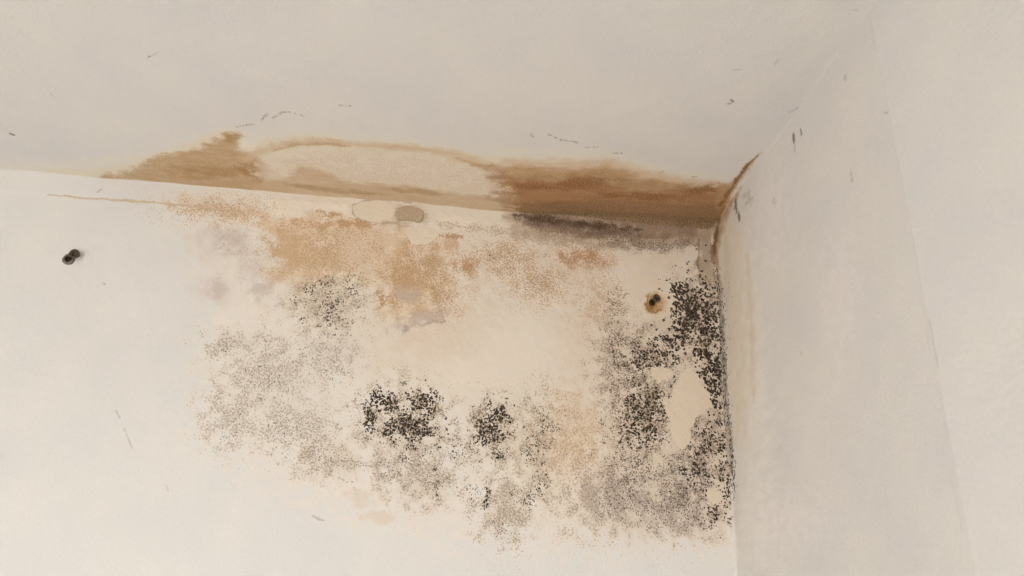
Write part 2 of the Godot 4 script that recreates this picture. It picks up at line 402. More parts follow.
		[Color(0.556, 0.477, 0.409), 0.5, 0.14, 0.8, 0.78, 2, [blob(-592.9, -436.5, 84, 5.2, 6.9, -71.3), blob(-550.3, -521.6, 89.2, 5, 5.3, -61.2), blob(-744.1, -218.6, 73.1, 5.8, 9, -68), blob(-429.2, -444.3, 60.6, 3.7, 3.2, -64.5), blob(-342.7, -457, 50.2, 3, 2.5, -100), blob(-400.3, -572.5, 58.5, 3, 3.2, -73.2), blob(-234.8, -538.4, 106.5, 5.7, -0.5, -78.8), blob(-92.2, -548, 90.1, 4.7, -3.3, -68.6), blob(-160.1, -409.5, 74.4, 4.6, -3, -111.1), blob(-210.8, -318, 45.5, 3.1, -1.7, -143.9), blob(-722.1, -514.2, 50.5, 2.9, 4.6, -33.8)]],
		[Color(0.393, 0.323, 0.273), 0.5, 0.14, 0.9, 0.78, 2, [blob(-139, -332.5, 76.2, 5.2, -3.7, -116.2), blob(-48.1, -205.8, 51.8, 3.9, -5.1, -91.7), blob(-52, -475.8, 48.1, 2.8, -5.9, -100.4), blob(-579.7, -426.7, 63.3, 4, 4.7, -50.2), blob(-429.2, -444.3, 39.2, 2.4, 2.2, -43)]],
		[Color(0.823, 0.693, 0.546), 0.7, 0.14, 0.5, 0.74, 2, [blob(-430.5, -105, 117.4, 10, 2, -43.2), blob(-541.8, -182, 64.3, 5.2, 4.7, -61.8), blob(-350.4, -156.1, 77.9, 6.3, 1.3, -50.6), blob(-232.7, -178.3, 58.9, 4.6, -0.4, -62.9), blob(-813.8, -120.6, 93.1, 8, 9.3, -63), blob(-938.8, -49.4, 74.7, 6.9, 6.1, -34.7), blob(-288.7, -453.8, 72.3, 4.3, 0.9, -89.7)]],
		[Color(0.901, 0.824, 0.737), 0.5, 0.3, 0.6, 0.4, 0, [blob(-613.4, -604.9, 26.6, 1.3, 1.6, -14.5), blob(-638.3, -576.7, 33.4, 1.8, 1.9, -16.4)]],
		[Color(0.926, 0.860, 0.769), 0.92, 0.2, 0.25, 0.2, 0, [poly(11.4, [-73.1, -310.5, -55.5, -305.3, -41.7, -333.7, -23.7, -351.7, -21.6, -378.3, -43.1, -389.1, -63.3, -412.7, -70.7, -448, -86.3, -463.4, -102, -444.4, -107.5, -398.8, -116.3, -384.3, -98.3, -358.6, -89.7, -336.9]), blob(-117.6, -319.4, 30.4, -0.6, -2.4, -19.6), blob(-32.1, -537.9, 14.6, 0.8, -1.1, -17.3), blob(-26.3, -477.9, 11.1, 0.6, -0.8, -12.6)]],
		[Color(0.935, 0.873, 0.782), 0.9, 0.3, 0.25, 0.1, 0, [blob(-118.1, -173.5, 47.8, 3.8, -1.7, -46.5), blob(-152.9, -140.2, 32, 2.6, -0.7, -25.8)]],
		[Color(0.823, 0.666, 0.487), 0.9, 0.3, 0.2, 0.15, 0, [blob(-125.1, -177.2, 25.9, 2, -0.9, -27.4)]],
		[Color(0.651, 0.481, 0.309), 0.8, 0.35, 0.25, 0.2, 0, [stroke([-137.6, -162.4, 3, -142.9, -175.5, 3, -138.4, -189.8, 3, -124.8, -196, 2, -114.5, -185.8, 2]), blob(-128.1, -176.4, 10.9, 0.9, -0.4, -11.6)]],
		[Color(0.694, 0.657, 0.618), 0.5, 0.3, 0.5, 0.5, 0, [stroke([-1076.6, -451, 1.2, -1067.2, -462.6, 1]), stroke([-1056.7, -479.3, 1.1, -1035.9, -512.1, 1]), stroke([-967.4, -571.3, 1.3, -962.5, -579.2, 1]), stroke([-1207.7, -30.5, 1.8, -1203.3, -25.6, 1.5]), stroke([-720.9, -607.1, 1.3, -702, -612.6, 1.3]), stroke([-1154.9, -217.3, 1.2, -1151, -218.9, 1.2])]],
	]

func ceiling_stains() -> Array:
	return [
		[Color(0.958, 0.920, 0.854), 0.5, 0.45, 0.35, 0.1, 1, [poly(48, [-1427.1, 16.7, -1263.7, 56.5, -1082.4, 111.9, -925.1, 210.8, -903.2, 196.3, -813.6, 222, -626.5, 226.9, -488, 217.6, -282.3, 249.7, -166.7, 213.5, -24.4, 199, 57.7, -22.1, -1460.2, -47])]],
		[Color(0.940, 0.887, 0.785), 0.6, 0.4, 0.3, 0.1, 1, [poly(22.1, [-1323, 4.7, -1156.6, 52.7, -1054.5, 116.3, -924.8, 205, -902.5, 214.3, -911.8, 157.9, -868.4, 183.4, -781.8, 209, -627.2, 208.4, -504.5, 196, -451.1, 194.7, -344.6, 201.7, -277.4, 225.3, -199.1, 198.3, -101.5, 179.6, -14.5, 172.5, 27.5, -27.4, -1346.7, -47.8])]],
		[Color(0.995, 0.967, 0.903), 0.5, 0.5, 0.3, 0.1, 0, [blob(-893.8, 160.7, 18, 2.8, -4.2, -19.7)]],
		[Color(0.802, 0.675, 0.522), 0.9, 0.42, 0.35, 0.2, 1, [poly(23.1, [-1234.7, -6.8, -1142.6, 40.8, -1068.2, 100.9, -986.1, 139.9, -928.6, 189.4, -908.1, 204.6, -918.5, 144, -890, 128.9, -869.8, 84.4, -843.3, 45.3, -835.1, -23, -1030.5, -23.4, -1239.5, -18.9])]],
		[Color(0.728, 0.585, 0.419), 0.7, 0.45, 0.4, 0.2, 1, [blob(-907.8, 78.3, 27.9, -25.4, -13.5, -31), blob(-920.2, 181.5, 15.4, 10.8, -0.5, -14.5), blob(-999.5, 56.5, 74.1, 1.9, -9, -30), stroke([-936.8, 87.6, 7.7, -897.9, 72.8, 9.7, -877.6, 43.5, 7.9, -854.9, 43.4, 3.9])]],
		[Color(0.700, 0.552, 0.380), 0.5, 0.35, 0.4, 0.2, 1, [blob(-914.8, 63, 24.5, -15.7, -8.4, -21.6), blob(-884.6, 46, 22.4, -0.2, -3.6, -15.3)]],
		[Color(0.954, 0.905, 0.829), 0.7, 0.3, 0.3, 0.15, 0, [poly(26.5, [-906.3, 85.6, -853.8, 141.2, -787.8, 167.7, -681.8, 171.4, -575.1, 171.9, -484.3, 152.8, -434, 100.7, -426.4, 12.5, -832.5, -6.6, -900.9, 21])]],
		[Color(0.967, 0.915, 0.854), 0.6, 0.4, 0.4, 0.2, 0, [poly(22.4, [-810.4, 134.8, -753.2, 163.5, -664.5, 164.4, -557.1, 154.8, -486.8, 131.7, -499.6, 86.3, -594.3, 85.7, -705.9, 96.5, -776.6, 120])]],
		[Color(0.848, 0.745, 0.629), 0.4, 0.14, 0.9, 0.76, 2, [poly(37.8, [-866.9, 119.2, -752.4, 170, -575.1, 178.4, -465.8, 148.9, -437.2, 22.9, -831.2, 1.5])]],
		[Color(0.857, 0.750, 0.614), 0.85, 0.42, 0.35, 0.15, 1, [poly(23.7, [-913.1, 26.5, -840.8, 60.4, -814.7, 107.1, -770.9, 93.1, -737.1, 62.5, -632.8, 64.6, -537, 57.6, -380.8, 52.3, -370.3, -37.4, -636.8, -39.5, -924.8, -29.8])]],
		[Color(0.769, 0.637, 0.478), 0.6, 0.3, 0.5, 0.2, 1, [blob(-633.5, 45.6, 34.6, 0.9, -0.9, -11.6), blob(-579.4, 46.8, 26.8, -3.1, -0.9, -11.6), blob(-750.5, 26.4, 95.9, -1.1, -1.8, -11.8), blob(-826.3, 33.1, 45.8, 1.1, -2.2, -11.7)]],
		[Color(0.885, 0.783, 0.649), 0.85, 0.5, 0.25, 0.15, 1, [stroke([-915.1, 111.6, 9.4, -875.5, 147.5, 9.2, -830.4, 173.7, 9, -780.5, 193.9, 8.9, -723.2, 196.6, 8.9, -662.5, 196.7, 8.9, -592.6, 198.1, 9.8, -536.2, 191, 10.7, -485.3, 169.6, 10.9, -447.6, 151.8, 11])]],
		[Color(0.802, 0.651, 0.478), 0.6, 0.5, 0.5, 0.15, 1, [stroke([-857.4, 150.4, 1.8, -812.6, 176.5, 4.5, -758.7, 189.5, 4.5, -715.4, 188.4, 2.1]), stroke([-530.6, 178.9, 2.7, -484.7, 159.6, 5.5, -447.6, 151.8, 9.2, -420.5, 156.2, 3.7])]],
		[Color(0.682, 0.472, 0.287), 0.8, 0.3, 0.35, 0.2, 1, [blob(-460.6, 153.2, 21.8, -5.1, -0.7, -16.9)]],
		[Color(0.885, 0.797, 0.688), 0.85, 0.45, 0.3, 0.12, 1, [poly(26, [-480.7, 153.4, -441.5, 186.4, -379.3, 193, -317.3, 199.5, -270.9, 219.9, -228.5, 207, -187.8, 189.9, -100.5, 176.3, -14.5, 172.5, 39.4, -48.6, -431.5, -47.9, -446.6, 41.4, -458.4, 96.7])]],
		[Color(0.765, 0.623, 0.463), 0.9, 0.45, 0.3, 0.15, 1, [poly(24.3, [-458.5, 150.1, -421.8, 169.6, -376.3, 170, -312.8, 173.4, -265.6, 194.4, -222.4, 181, -181, 163.3, -94.1, 156, -17.2, 153.9, 39.4, -48.6, -390.6, -40.9, -415.6, 46.5, -435.9, 100.4])]],
		[Color(0.710, 0.519, 0.356), 0.85, 0.45, 0.35, 0.15, 1, [poly(23, [-430, 119.5, -370.1, 122, -306.9, 139.4, -257.2, 125.8, -159, 115.8, -68.1, 134.5, -17, 142.9, 25.1, -51.1, -398.8, -42.3, -409.8, 47.5])]],
		[Color(0.571, 0.378, 0.233), 0.85, 0.5, 0.6, 0.3, 1, [blob(-377.1, 102.5, 48.1, 11.2, 3.1, -21.8), blob(-295.3, 126.9, 61.3, 16.4, 5.1, -24.6), blob(-154.2, 97.6, 84.5, 5.1, 5.3, -22.3), blob(-69.2, 138, 44.6, 15.7, 6.5, -17.5), blob(-319.5, 38.5, 78.5, 7.5, 2.2, -15.8), blob(-227.3, 93.2, 37.6, 6.2, 3.2, -14.8)]],
		[Color(0.581, 0.444, 0.331), 0.85, 0.45, 0.35, 0.15, 1, [poly(23.6, [-409.4, 23.5, -361, 51.6, -246, 70.7, -149.3, 78.9, -53.8, 90.8, -11.2, 94, 27.1, -50.7, -398.8, -42.3])]],
		[Color(0.507, 0.416, 0.316), 0.9, 0.45, 0.35, 0.15, 1, [poly(18.1, [-402.6, -4.3, -316.5, 18.6, -158.4, 36.9, -37.4, 40.6, 4.1, 39.2, 27.1, -50.7, -397.9, -51])]],
		[Color(0.700, 0.538, 0.395), 0.6, 0.5, 0.6, 0.3, 1, [blob(-427.9, 52.4, 30.9, -16.4, -3.4, -37.4), blob(-411, -1.5, 31.9, 5.4, 2, -20.6), blob(-446, 131.2, 25.5, -12.9, -2.9, -27.1)]],
		[Color(0.645, 0.491, 0.385), 0.6, 0.4, 0.5, 0.2, 1, [stroke([-206.3, 69.4, 1.9, -152.8, 54.3, 2.7, -82.2, 53.9, 1.9]), stroke([-325.5, 77, 1.9, -247.5, 78.3, 2.3])]],
		[Color(0.525, 0.378, 0.258), 0.4, 0.14, 0.6, 0.72, 2, [poly(19.1, [-431.3, 133.5, -266.9, 173.9, -169.3, 154.5, -15.9, 150.5, 25.1, -51.1, -398.8, -42.3])]],
		[Color(0.894, 0.764, 0.610), 0.35, 0.14, 0.6, 0.74, 2, [poly(18.8, [-448.7, 165.3, -272.2, 200, -174.6, 174.8, -18.5, 157.4, 10.1, -7.7, -403, -0.1])]],
		[Color(0.424, 0.341, 0.277), 0.6, 0.45, 0.5, 0.25, 1, [stroke([-401.3, -16.7, 4.1, -312, -10.2, 4.5, -230.7, -5, 4.4, -148.1, -3.9, 4, -65.1, -2.8, 3.2])]],
		[Color(0.783, 0.642, 0.483), 0.7, 0.5, 0.3, 0.2, 1, [poly(10.8, [-10.8, 276.6, -16.3, 240.6, -18.6, 203.4, -27, 170.5, -46.1, 160.1, -9.2, 53.8, -10.5, 151.4, -8.6, 201.6])]],
		[Color(0.590, 0.425, 0.277), 0.85, 0.35, 0.25, 0.2, 0, [stroke([-10.7, 271.9, 1.4, -15.1, 237.5, 2.8, -16.6, 193.3, 3.9, -15.9, 150.5, 4.6, -13.7, 89.6, 3.8])]],
		[Color(0.516, 0.482, 0.453), 0.9, 0.3, 0.2, 0.3, 0, [stroke([-1312.5, 133.4, 2.4, -1310.4, 130.7, 2.2]), stroke([-111.4, 412.2, 1.2, -104.3, 405.7, 2]), stroke([-110.1, 399.8, 0.9, -105.5, 400.4, 1.1]), blob(-991.6, 383.6, 2.3, 0.3, -0.9, -2.8)]],
		[Color(0.654, 0.609, 0.566), 0.8, 0.1, 0.3, 0.7, 2, [stroke([-856.7, 241.5, 1.7, -844.3, 263.1, 1.7]), stroke([-836.4, 253.1, 1.2, -818.1, 272.5, 2, -806.5, 274.3, 1.7]), stroke([-797, 272.9, 1.2, -784.9, 266.5, 1.4]), stroke([-905.2, 216.8, 1.2, -875.6, 230, 1.6]), stroke([-719.9, 306.1, 1.3, -703.9, 305.8, 1.3]), stroke([-406.9, 275.5, 1.3, -398.9, 265, 1.7]), stroke([-376.6, 277.2, 1.2, -350.7, 263.4, 1.7, -322.3, 258.8, 1.4]), stroke([-307.8, 245.7, 1.2, -282.9, 252.7, 1.2]), stroke([-258.7, 237.7, 1.4, -241.6, 240.4, 1.4]), stroke([-159.6, 187.6, 1.8, -154.4, 195.3, 1.4]), stroke([-99, 183.5, 1.8, -91.2, 188.3, 1.4])]],
		[Color(0.802, 0.774, 0.746), 0.7, 0.3, 0.4, 0.4, 0, [stroke([-76.2, 495.2, 0.9, -75.8, 508.4, 1.1]), stroke([-7.7, 394.4, 2.3, 0.9, 411.2, 1.5]), stroke([-131, 478.3, 0.9, -120.4, 482.1, 0.9]), stroke([-17.3, 615.8, 1, -14.8, 616.1, 0.8]), stroke([-1003.2, 375.2, 0.8, -977.2, 396.9, 0.9]), stroke([-1188.5, 268, 1, -1186.7, 257.8, 1])]],
	]

func right_stains() -> Array:
	return [
		[Color(0.986, 0.960, 0.926), 0.7, 0.5, 0.4, 0.1, 1, [poly(143.2, [-67.4, 34.9, 164.6, -90.1, 188.5, -291.1, 176.9, -520.8, 164.9, -653.6, -0.7, -643.4, -8.9, -359.3])]],
		[Color(0.934, 0.882, 0.798), 0.7, 0.5, 0.35, 0.15, 0, [poly(103.4, [-42, 28.8, 95.9, -0, 147.5, -101.7, 150.4, -221.2, 144.9, -329.8, 99.1, -457.3, 31.2, -443, 8.6, -325.6, -3.3, -158.6])]],
		[Color(0.905, 0.852, 0.768), 0.6, 0.5, 0.35, 0.25, 0, [stroke([167.4, -143.5, 7.1, 158.9, -224.7, 13.6, 152.3, -296.2, 13.2, 138.7, -398.1, 5.1]), stroke([70, -73.7, 13.9, 70.1, -126.8, 16.2, 53.6, -181.8, 10.7])]],
		[Color(0.772, 0.651, 0.517), 0.85, 0.35, 0.3, 0.2, 0, [poly(34.2, [-40.8, 35.3, 65.7, 16.9, 132.5, 20.8, 187, 14, 147, -9.4, 79.2, -28.4, 26.8, -63.5]), stroke([17.7, -50.1, 12, 15.1, -123.5, 8.7])]],
		[Color(0.535, 0.406, 0.303), 0.8, 0.3, 0.35, 0.25, 0, [stroke([54.1, 16.5, 10.7, 36.7, -12.6, 10.8, 12.6, -45.4, 10.9, 3.2, -78.8, 7.2])]],
		[Color(0.772, 0.710, 0.640), 0.8, 0.3, 0.5, 0.4, 0, [poly(26.8, [-49.9, -83.8, 28.7, -112.4, 27.2, -232.7, 16.4, -366, 25.2, -423.7, 17.1, -511, -7.1, -507.2, -51.4, -348.2])]],
		[Color(0.535, 0.494, 0.456), 0.85, 0.3, 0.3, 0.3, 0, [stroke([133.4, -12.4, 5.3, 134.4, -32.3, 4.7]), stroke([140.1, -41.8, 3.6, 145, -54.9, 4.6]), stroke([383.1, -34.8, 3.4, 382.3, -45.4, 3.7]), stroke([406.4, -41.5, 2.2, 407.9, -49.8, 2.2])]],
		[Color(0.725, 0.681, 0.640), 0.6, 0.12, 0.4, 0.62, 2, [stroke([173.4, -26.6, 4, 201.1, -32.2, 4.3]), stroke([179.7, -42.7, 3.5, 210.7, -52.1, 3.3]), stroke([195.7, -35.3, 3.4, 199.7, -60.1, 2.9]), stroke([286.4, -100.9, 3.3, 292.8, -108.3, 3.2]), stroke([383.5, -48.1, 2.2, 379.9, -69.8, 1.8]), stroke([521.1, -187.8, 2.1, 519.8, -202.4, 2.1]), stroke([326.1, -378.3, 2.3, 328.8, -380.7, 1.9]), stroke([615, -159.5, 1.9, 616.6, -162.1, 1.9]), stroke([541.9, -49.7, 2.6, 543.8, -53, 2.3])]],
		[Color(0.886, 0.857, 0.824), 0.4, 0.4, 0.4, 0.3, 0, [stroke([308.3, -142.7, 2.3, 322.6, -193, 2.2]), stroke([491.3, -597.3, 1.2, 486.2, -630.2, 1.4, 480.7, -656.9, 1]), stroke([619, -338.1, 1.9, 622.7, -352.5, 1.9]), stroke([616.1, -1.5, 2.7, 615.7, -47.7, 2.6]), stroke([608.3, -594.5, 1.9, 612.2, -624.7, 2.3, 612.9, -653.4, 1.8]), stroke([615.3, -410.4, 1.5, 618.1, -432.7, 1.8, 614.9, -468.3, 1.6])]],
		[Color(1.000, 0.955, 0.947), 0.3, 0.5, 0.5, 0.1, 0, [blob(230.6, -602.3, 99.9, -10.9, -10, -41.2), blob(268.5, -125.1, 73.2, -39.1, -23.3, -100.7), blob(449.8, -343, 49.4, -20.1, -27.7, -104.3)]],
	]

func splay_stains() -> Array:
	return [
		[Color(0.824, 0.791, 0.751), 0.6, 0.4, 0.4, 0.3, 0, [stroke([621.4, -433.9, 1.2, 622.7, -470.9, 1.4, 619.6, -524.5, 0.9]), stroke([615.7, -595.8, 1.6, 618.8, -625.6, 1.8, 619.4, -663.3, 1.2]), stroke([617.7, -161.4, 1.5, 618.9, -163.8, 1.5])]],
	]

func build_corner() -> void:
	var base := Color(0.920, 0.900, 0.874)
	# back wall
	var st := sheet(430, 245, func(u: float, v: float) -> Vector3:
		var x := lerpf(-1.7, 0.02, u)
		var y := lerpf(1.55, 2.52, v)
		return Vector3(x, y, wall_relief(x, y)), true)
	var wall := put("wall_back", st.commit(), null)
	wall.mesh.surface_set_material(0, stained(100, Vector2(-1700, -950), Vector2(1720, 970), base, wall_stains(), 0.00115, Vector2(6, 6)))
	st = st_new()
	box(st, Vector3(-3.1, 0.0, -0.2), Vector3(-1.7, H, 0.0))
	box(st, Vector3(-1.7, 0.0, -0.2), Vector3(0.02, 1.55, 0.0))
	box(st, Vector3(-1.7, 1.55, -0.2), Vector3(0.02, H + 0.02, -0.02))
	wall.mesh = st.commit(wall.mesh)
	wall.mesh.surface_set_material(1, plaster_plain)
	tag(wall, "cream plaster wall with tan damp stains and black mould under the ceiling", "wall", "structure")
	# ceiling
	st = sheet(430, 250, func(u: float, v: float) -> Vector3:
		var x := lerpf(-1.7, 0.02, u)
		var z := lerpf(-0.02, 0.98, v)
		return Vector3(x, H - ceiling_relief(x, z), z), true)
	var ceil_o := put("ceiling", st.commit(), null)
	ceil_o.mesh.surface_set_material(0, stained(200, Vector2(-1700, -20), Vector2(1720, 1000), Color(0.920, 0.900, 0.874), ceiling_stains(), 0.00125, Vector2(8, 5)))
	st = st_new()
	box(st, Vector3(-3.3, H, -0.2), Vector3(-1.7, H + 0.2, 3.8))
	box(st, Vector3(-1.7, H, 0.98), Vector3(0.02, H + 0.2, 3.8))
	box(st, Vector3(0.02, H, -0.2), Vector3(0.9, H + 0.2, 3.8))
	box(st, Vector3(-1.7, H + 0.02, -0.2), Vector3(0.02, H + 0.2, 0.98))
	ceil_o.mesh = st.commit(ceil_o.mesh)
	ceil_o.mesh.surface_set_material(1, plaster_plain)
	tag(ceil_o, "off-white plaster ceiling with brown water stains along the wall joint", "ceiling", "structure")
	# right wall: straight, then round the edge
	var er := 0.018
	var turn := SPLAY / 2.0
	st = sheet(190, 245, func(u: float, v: float) -> Vector3:
		var s := lerpf(-0.02, EDGE, u)
		var y := lerpf(1.55, 2.52, v)
		return splay_point(s, y), false)
	var rw := put("wall_right", st.commit(), null)
	rw.mesh.surface_set_material(0, stained(300, Vector2(-20, -950), Vector2(EDGE * 1000.0 + 20.0, 970), Color(0.920, 0.900, 0.874), right_stains(), 0.0014, Vector2(3, 5)))
	st = st_new()
	box(st, Vector3(0.0, 0.0, -0.2), Vector3(0.2, 1.55, EDGE - 0.004))
	box(st, Vector3(0.022, 1.55, -0.2), Vector3(0.2, H + 0.02, EDGE - 0.02))
	rw.mesh = st.commit(rw.mesh)
	rw.mesh.surface_set_material(1, plaster_plain)
	tag(rw, "narrow cream plaster wall meeting the mouldy wall at the corner", "wall", "structure")
	# splayed wall beyond the edge
	st = sheet(150, 160, func(u: float, v: float) -> Vector3:
		return splay_point(EDGE + u * 0.6, lerpf(1.55, 2.52, v)), false)
	var sw := put("wall_splayed", st.commit(), null)
	sw.mesh.surface_set_material(0, stained(400, Vector2(EDGE * 1000.0, -950), Vector2(600, 970), Color(0.920, 0.900, 0.874), splay_stains(), 0.0028, Vector2(3, 5)))
	st = st_new()
	var dir := Vector3(sin(SPLAY), 0, cos(SPLAY))
	var out := Vector3(cos(SPLAY), 0, -sin(SPLAY)) * 0.2
	var a := Vector3(0, 0, EDGE)
	var b := a + dir * 0.95
	var m := a + dir * 0.6
	var up := Vector3(0, H, 0)
	quad(st, b, a, a + Vector3(0, 1.55, 0), b + Vector3(0, 1.55, 0))
	quad(st, b + Vector3(0, 1.55, 0), m + Vector3(0, 1.55, 0), m + up, b + up)
	quad(st, a + out, b + out, b + out + up, a + out + up)
	sw.mesh = st.commit(sw.mesh)
	sw.mesh.surface_set_material(1, plaster_plain)
	tag(sw, "smooth pale wall splaying away beyond the rounded edge of the narrow wall", "wall", "structure")
	st = st_new()
	box(st, Vector3(b.x, 0.0, b.z - 0.02), Vector3(0.9, H, 3.6))
	tag(put("wall_right_far", st.commit(), plaster_plain), "plain cream plaster wall running on from the splayed wall to the window wall", "wall", "structure")
	build_flakes(wall)

# the right-hand plaster face as a path in plan: straight, a rounded edge, then the splay
func splay_point(s: float, y: float) -> Vector3:
	var er := 0.02
	var half := SPLAY / 2.0
	var t := er * tan(half)                         # tangent length
	var k := right_relief(s, y)
	var p: Vector3
	var n: Vector3
	if s < EDGE - t:
		p = Vector3(0, y, s); n = Vector3(-1, 0, 0)
	elif s > EDGE + t:
		p = Vector3(0, y, EDGE) + Vector3(sin(SPLAY), 0, cos(SPLAY)) * (s - EDGE); n = Vector3(-cos(SPLAY), 0, sin(SPLAY))
	else:
		var ang := (s - EDGE + t) / (2.0 * t) * SPLAY
		p = Vector3(er - er * cos(ang), y, EDGE - t + er * sin(ang)); n = Vector3(-cos(ang), 0, sin(ang))
	return p + n * (k if s < EDGE else right_relief(EDGE, y) + 0.6 * (k - right_relief(EDGE, y)))

# ---------------------------------------------------------------- loose plaster under the ceiling

func flake(called: String, xy: Array, thick: float, mat: Material, parent: Node3D) -> MeshInstance3D:
	var st := SurfaceTool.new()
	st.begin(Mesh.PRIMITIVE_TRIANGLES)
	st.set_smooth_group(-1)
	var p := PackedVector2Array()
	var c := Vector2.ZERO
	for i in range(0, xy.size(), 2): p.append(Vector2(xy[i] / 1000.0, H + xy[i + 1] / 1000.0))
	# round the outline and roughen it
	for k in 2:
		var q := PackedVector2Array()
		for i in p.size():
			var a := p[i]
			var b := p[(i + 1) % p.size()]
			q.append(a.lerp(b, 0.25)); q.append(a.lerp(b, 0.75))
		p = q
	for i in p.size():
		p[i] += Vector2(warp.get_noise_2d(p[i].x * 3.0, p[i].y * 3.0), warp.get_noise_2d(p[i].y * 3.0 + 9.0, p[i].x * 3.0)) * 0.0018
		c += p[i]
	c /= p.size()
	var rings: Array = [[1.0, -0.002], [1.0, thick * 0.55], [0.96, thick * 0.95], [0.86, thick], [0.45, thick * 0.9], [0.0, thick * 0.85]]
	for r in rings.size() - 1:
		for i in p.size():
			var v: Array[Vector3] = []
			for e: Array in [[r, i], [r, i + 1], [r + 1, i + 1], [r + 1, i]]:
				var q: Vector2 = c + (p[e[1] % p.size()] - c) * rings[e[0]][0]
				v.append(Vector3(q.x, q.y, wall_relief(q.x, q.y) + rings[e[0]][1] + 0.0004 * warp.get_noise_2d(q.x * 2.0, q.y * 2.0)))
			for k: int in [0, 2, 1, 0, 3, 2]: st.add_vertex(v[k])
	st.generate_normals()
	var o := put(called, st.commit(), mat, parent)
	return o

func build_flakes(wall: Node3D) -> void:
	var pale := speckled(Color(0.961, 0.912, 0.837), Color(0.901, 0.833, 0.737), 71, 0.95, 0.0)
	var tan := speckled(Color(0.823, 0.737, 0.637), Color(0.737, 0.640, 0.532), 72, 0.95, 0.0)
	flake("plaster_flake", [-726.0, -16.4, -706.0, -3.2, -651.1, -0.3, -641.4, -17.5, -645.1, -40.3, -677.5, -47.7, -708.8, -46.1, -721.9, -33.9], 0.0022, pale, wall).set_meta("label", "pale oblong flake of loose plaster")
	flake("plaster_lump", [-638.6, -26.3, -630.6, -7.5, -602.7, -9.4, -586.2, -17.0, -586.4, -37.2, -595.6, -44.7, -615.9, -37.7, -634.9, -43.8], 0.0055, tan, wall).set_meta("label", "tan lump of crumbling plaster")
	flake("plaster_flake", [-620.1, -55.8, -603.2, -47.7, -559.6, -52.6, -550.6, -67.3, -568.8, -84.3, -599.1, -93.4, -612.2, -77.2], 0.0012, pale, wall)
	return

# ---------------------------------------------------------------- two old metal stubs left in the wall

func lathe(profile: Array, sides: int) -> ArrayMesh:   # [radius, height] along +z
	var st := SurfaceTool.new()
	st.begin(Mesh.PRIMITIVE_TRIANGLES)
	for k in profile.size():
		for i in sides + 1:
			var a := TAU * i / sides
			var wob := 1.0 + 0.04 * sin(a * 3.0 + k)
			st.add_vertex(Vector3(cos(a) * profile[k][0] * wob, sin(a) * profile[k][0] * wob, profile[k][1]))
	for k in profile.size() - 1:
		for i in sides:
			var a := k * (sides + 1) + i
			var c := a + sides + 1
			for n: int in [a, c, a + 1, a + 1, c, c + 1]: st.add_index(n)
	st.generate_normals()
	return st.commit()

func speckled(a: Color, b: Color, sd: int, rough: float, metal: float) -> StandardMaterial3D:
	var n := FastNoiseLite.new()
	noise(n, sd, 0.06, 4)
	var g := Gradient.new()
	g.set_color(0, a); g.set_color(1, b)
	g.set_offset(0, 0.3); g.set_offset(1, 0.7)
	var t := NoiseTexture2D.new()
	t.width = 128; t.height = 128; t.noise = n; t.color_ramp = g; t.seamless = true; t.generate_mipmaps = false
	var m := matte(Color.WHITE, rough, metal)
	m.albedo_texture = t
	m.uv1_triplanar = true
	m.uv1_scale = Vector3.ONE * 40.0
	return m

func stub(at: Vector3, lean: Vector3, collar_r: float, head_r: float, collar_mat: Material, shank_mat: Material, head_mat: Material) -> Node3D:
	var o := Node3D.new()
	o.name = "metal_stub"
	o.position = at
	add_child(o, true)
	var tall := 0.0045
	put("collar", lathe([[collar_r * 0.50, 0.0006], [collar_r * 0.56, tall * 0.7], [collar_r * 0.70, tall], [collar_r * 0.88, tall * 0.85], [collar_r, tall * 0.3], [collar_r, -0.006]], 28), collar_mat, o)
	put("socket", lathe([[0.0, 0.0012], [collar_r * 0.40, 0.0010], [collar_r * 0.58, 0.0028]], 24), shank_mat, o)
	var b := Basis.looking_at(-lean.normalized(), Vector3.UP)
	var len := lean.length()
	var sh := put("shank", lathe([[0.0034, -0.002], [0.0034, len * 0.2], [0.0038, len * 0.35], [0.0034, len * 0.5], [0.0038, len * 0.65], [0.0036, len]], 20), shank_mat, o)
	sh.basis = b
	var hd := put("head", lathe([[0.0036, -0.006], [head_r * 0.9, -0.0055], [head_r, -0.003], [head_r, -0.0012], [head_r * 0.86, 0.0], [head_r * 0.66, -0.0002], [head_r * 0.58, -0.0012], [0.0, -0.0014]], 28), head_mat, o)
	hd.basis = Basis.looking_at(-(lean.normalized() * 0.5 + Vector3(0.1, -0.15, 0.9)).normalized(), Vector3.UP)
	hd.position = lean
	return o

func build_fixings() -> void:
	var grey := speckled(Color(0.62, 0.57, 0.52), Color(0.33, 0.29, 0.25), 61, 0.6, 0.0)
	var dark := speckled(Color(0.13, 0.105, 0.08), Color(0.22, 0.18, 0.14), 62, 0.75, 0.0)
	var dull := speckled(Color(0.24, 0.205, 0.165), Color(0.44, 0.39, 0.31), 63, 0.55, 0.0)
	var rust := speckled(Color(0.46, 0.31, 0.18), Color(0.18, 0.12, 0.08), 64, 0.85, 0.0)
	var pa := Vector3(-1.2257, 2.3244, 0.0000)
	pa.z += wall_relief(pa.x, pa.y)
	var a := stub(pa, Vector3(0.0138, 0.0068, 0.0140), 0.0112, 0.0090, grey, dark, dull)
	tag(a, "bent dark metal stub in a grey collar on the clean plaster", "metal stub")
	var pb := Vector3(-0.1290, 2.3267, -0.0050)
	pb.z = wall_relief(pb.x, pb.y)
	var b := stub(pb, Vector3(0.0079, 0.0058, 0.0130), 0.0066, 0.0080, rust, dark, dull)
	tag(b, "dark metal stub in a rust-brown dimple beside the black mould", "metal stub")

# ---------------------------------------------------------------- mould: thousands of small raised colonies

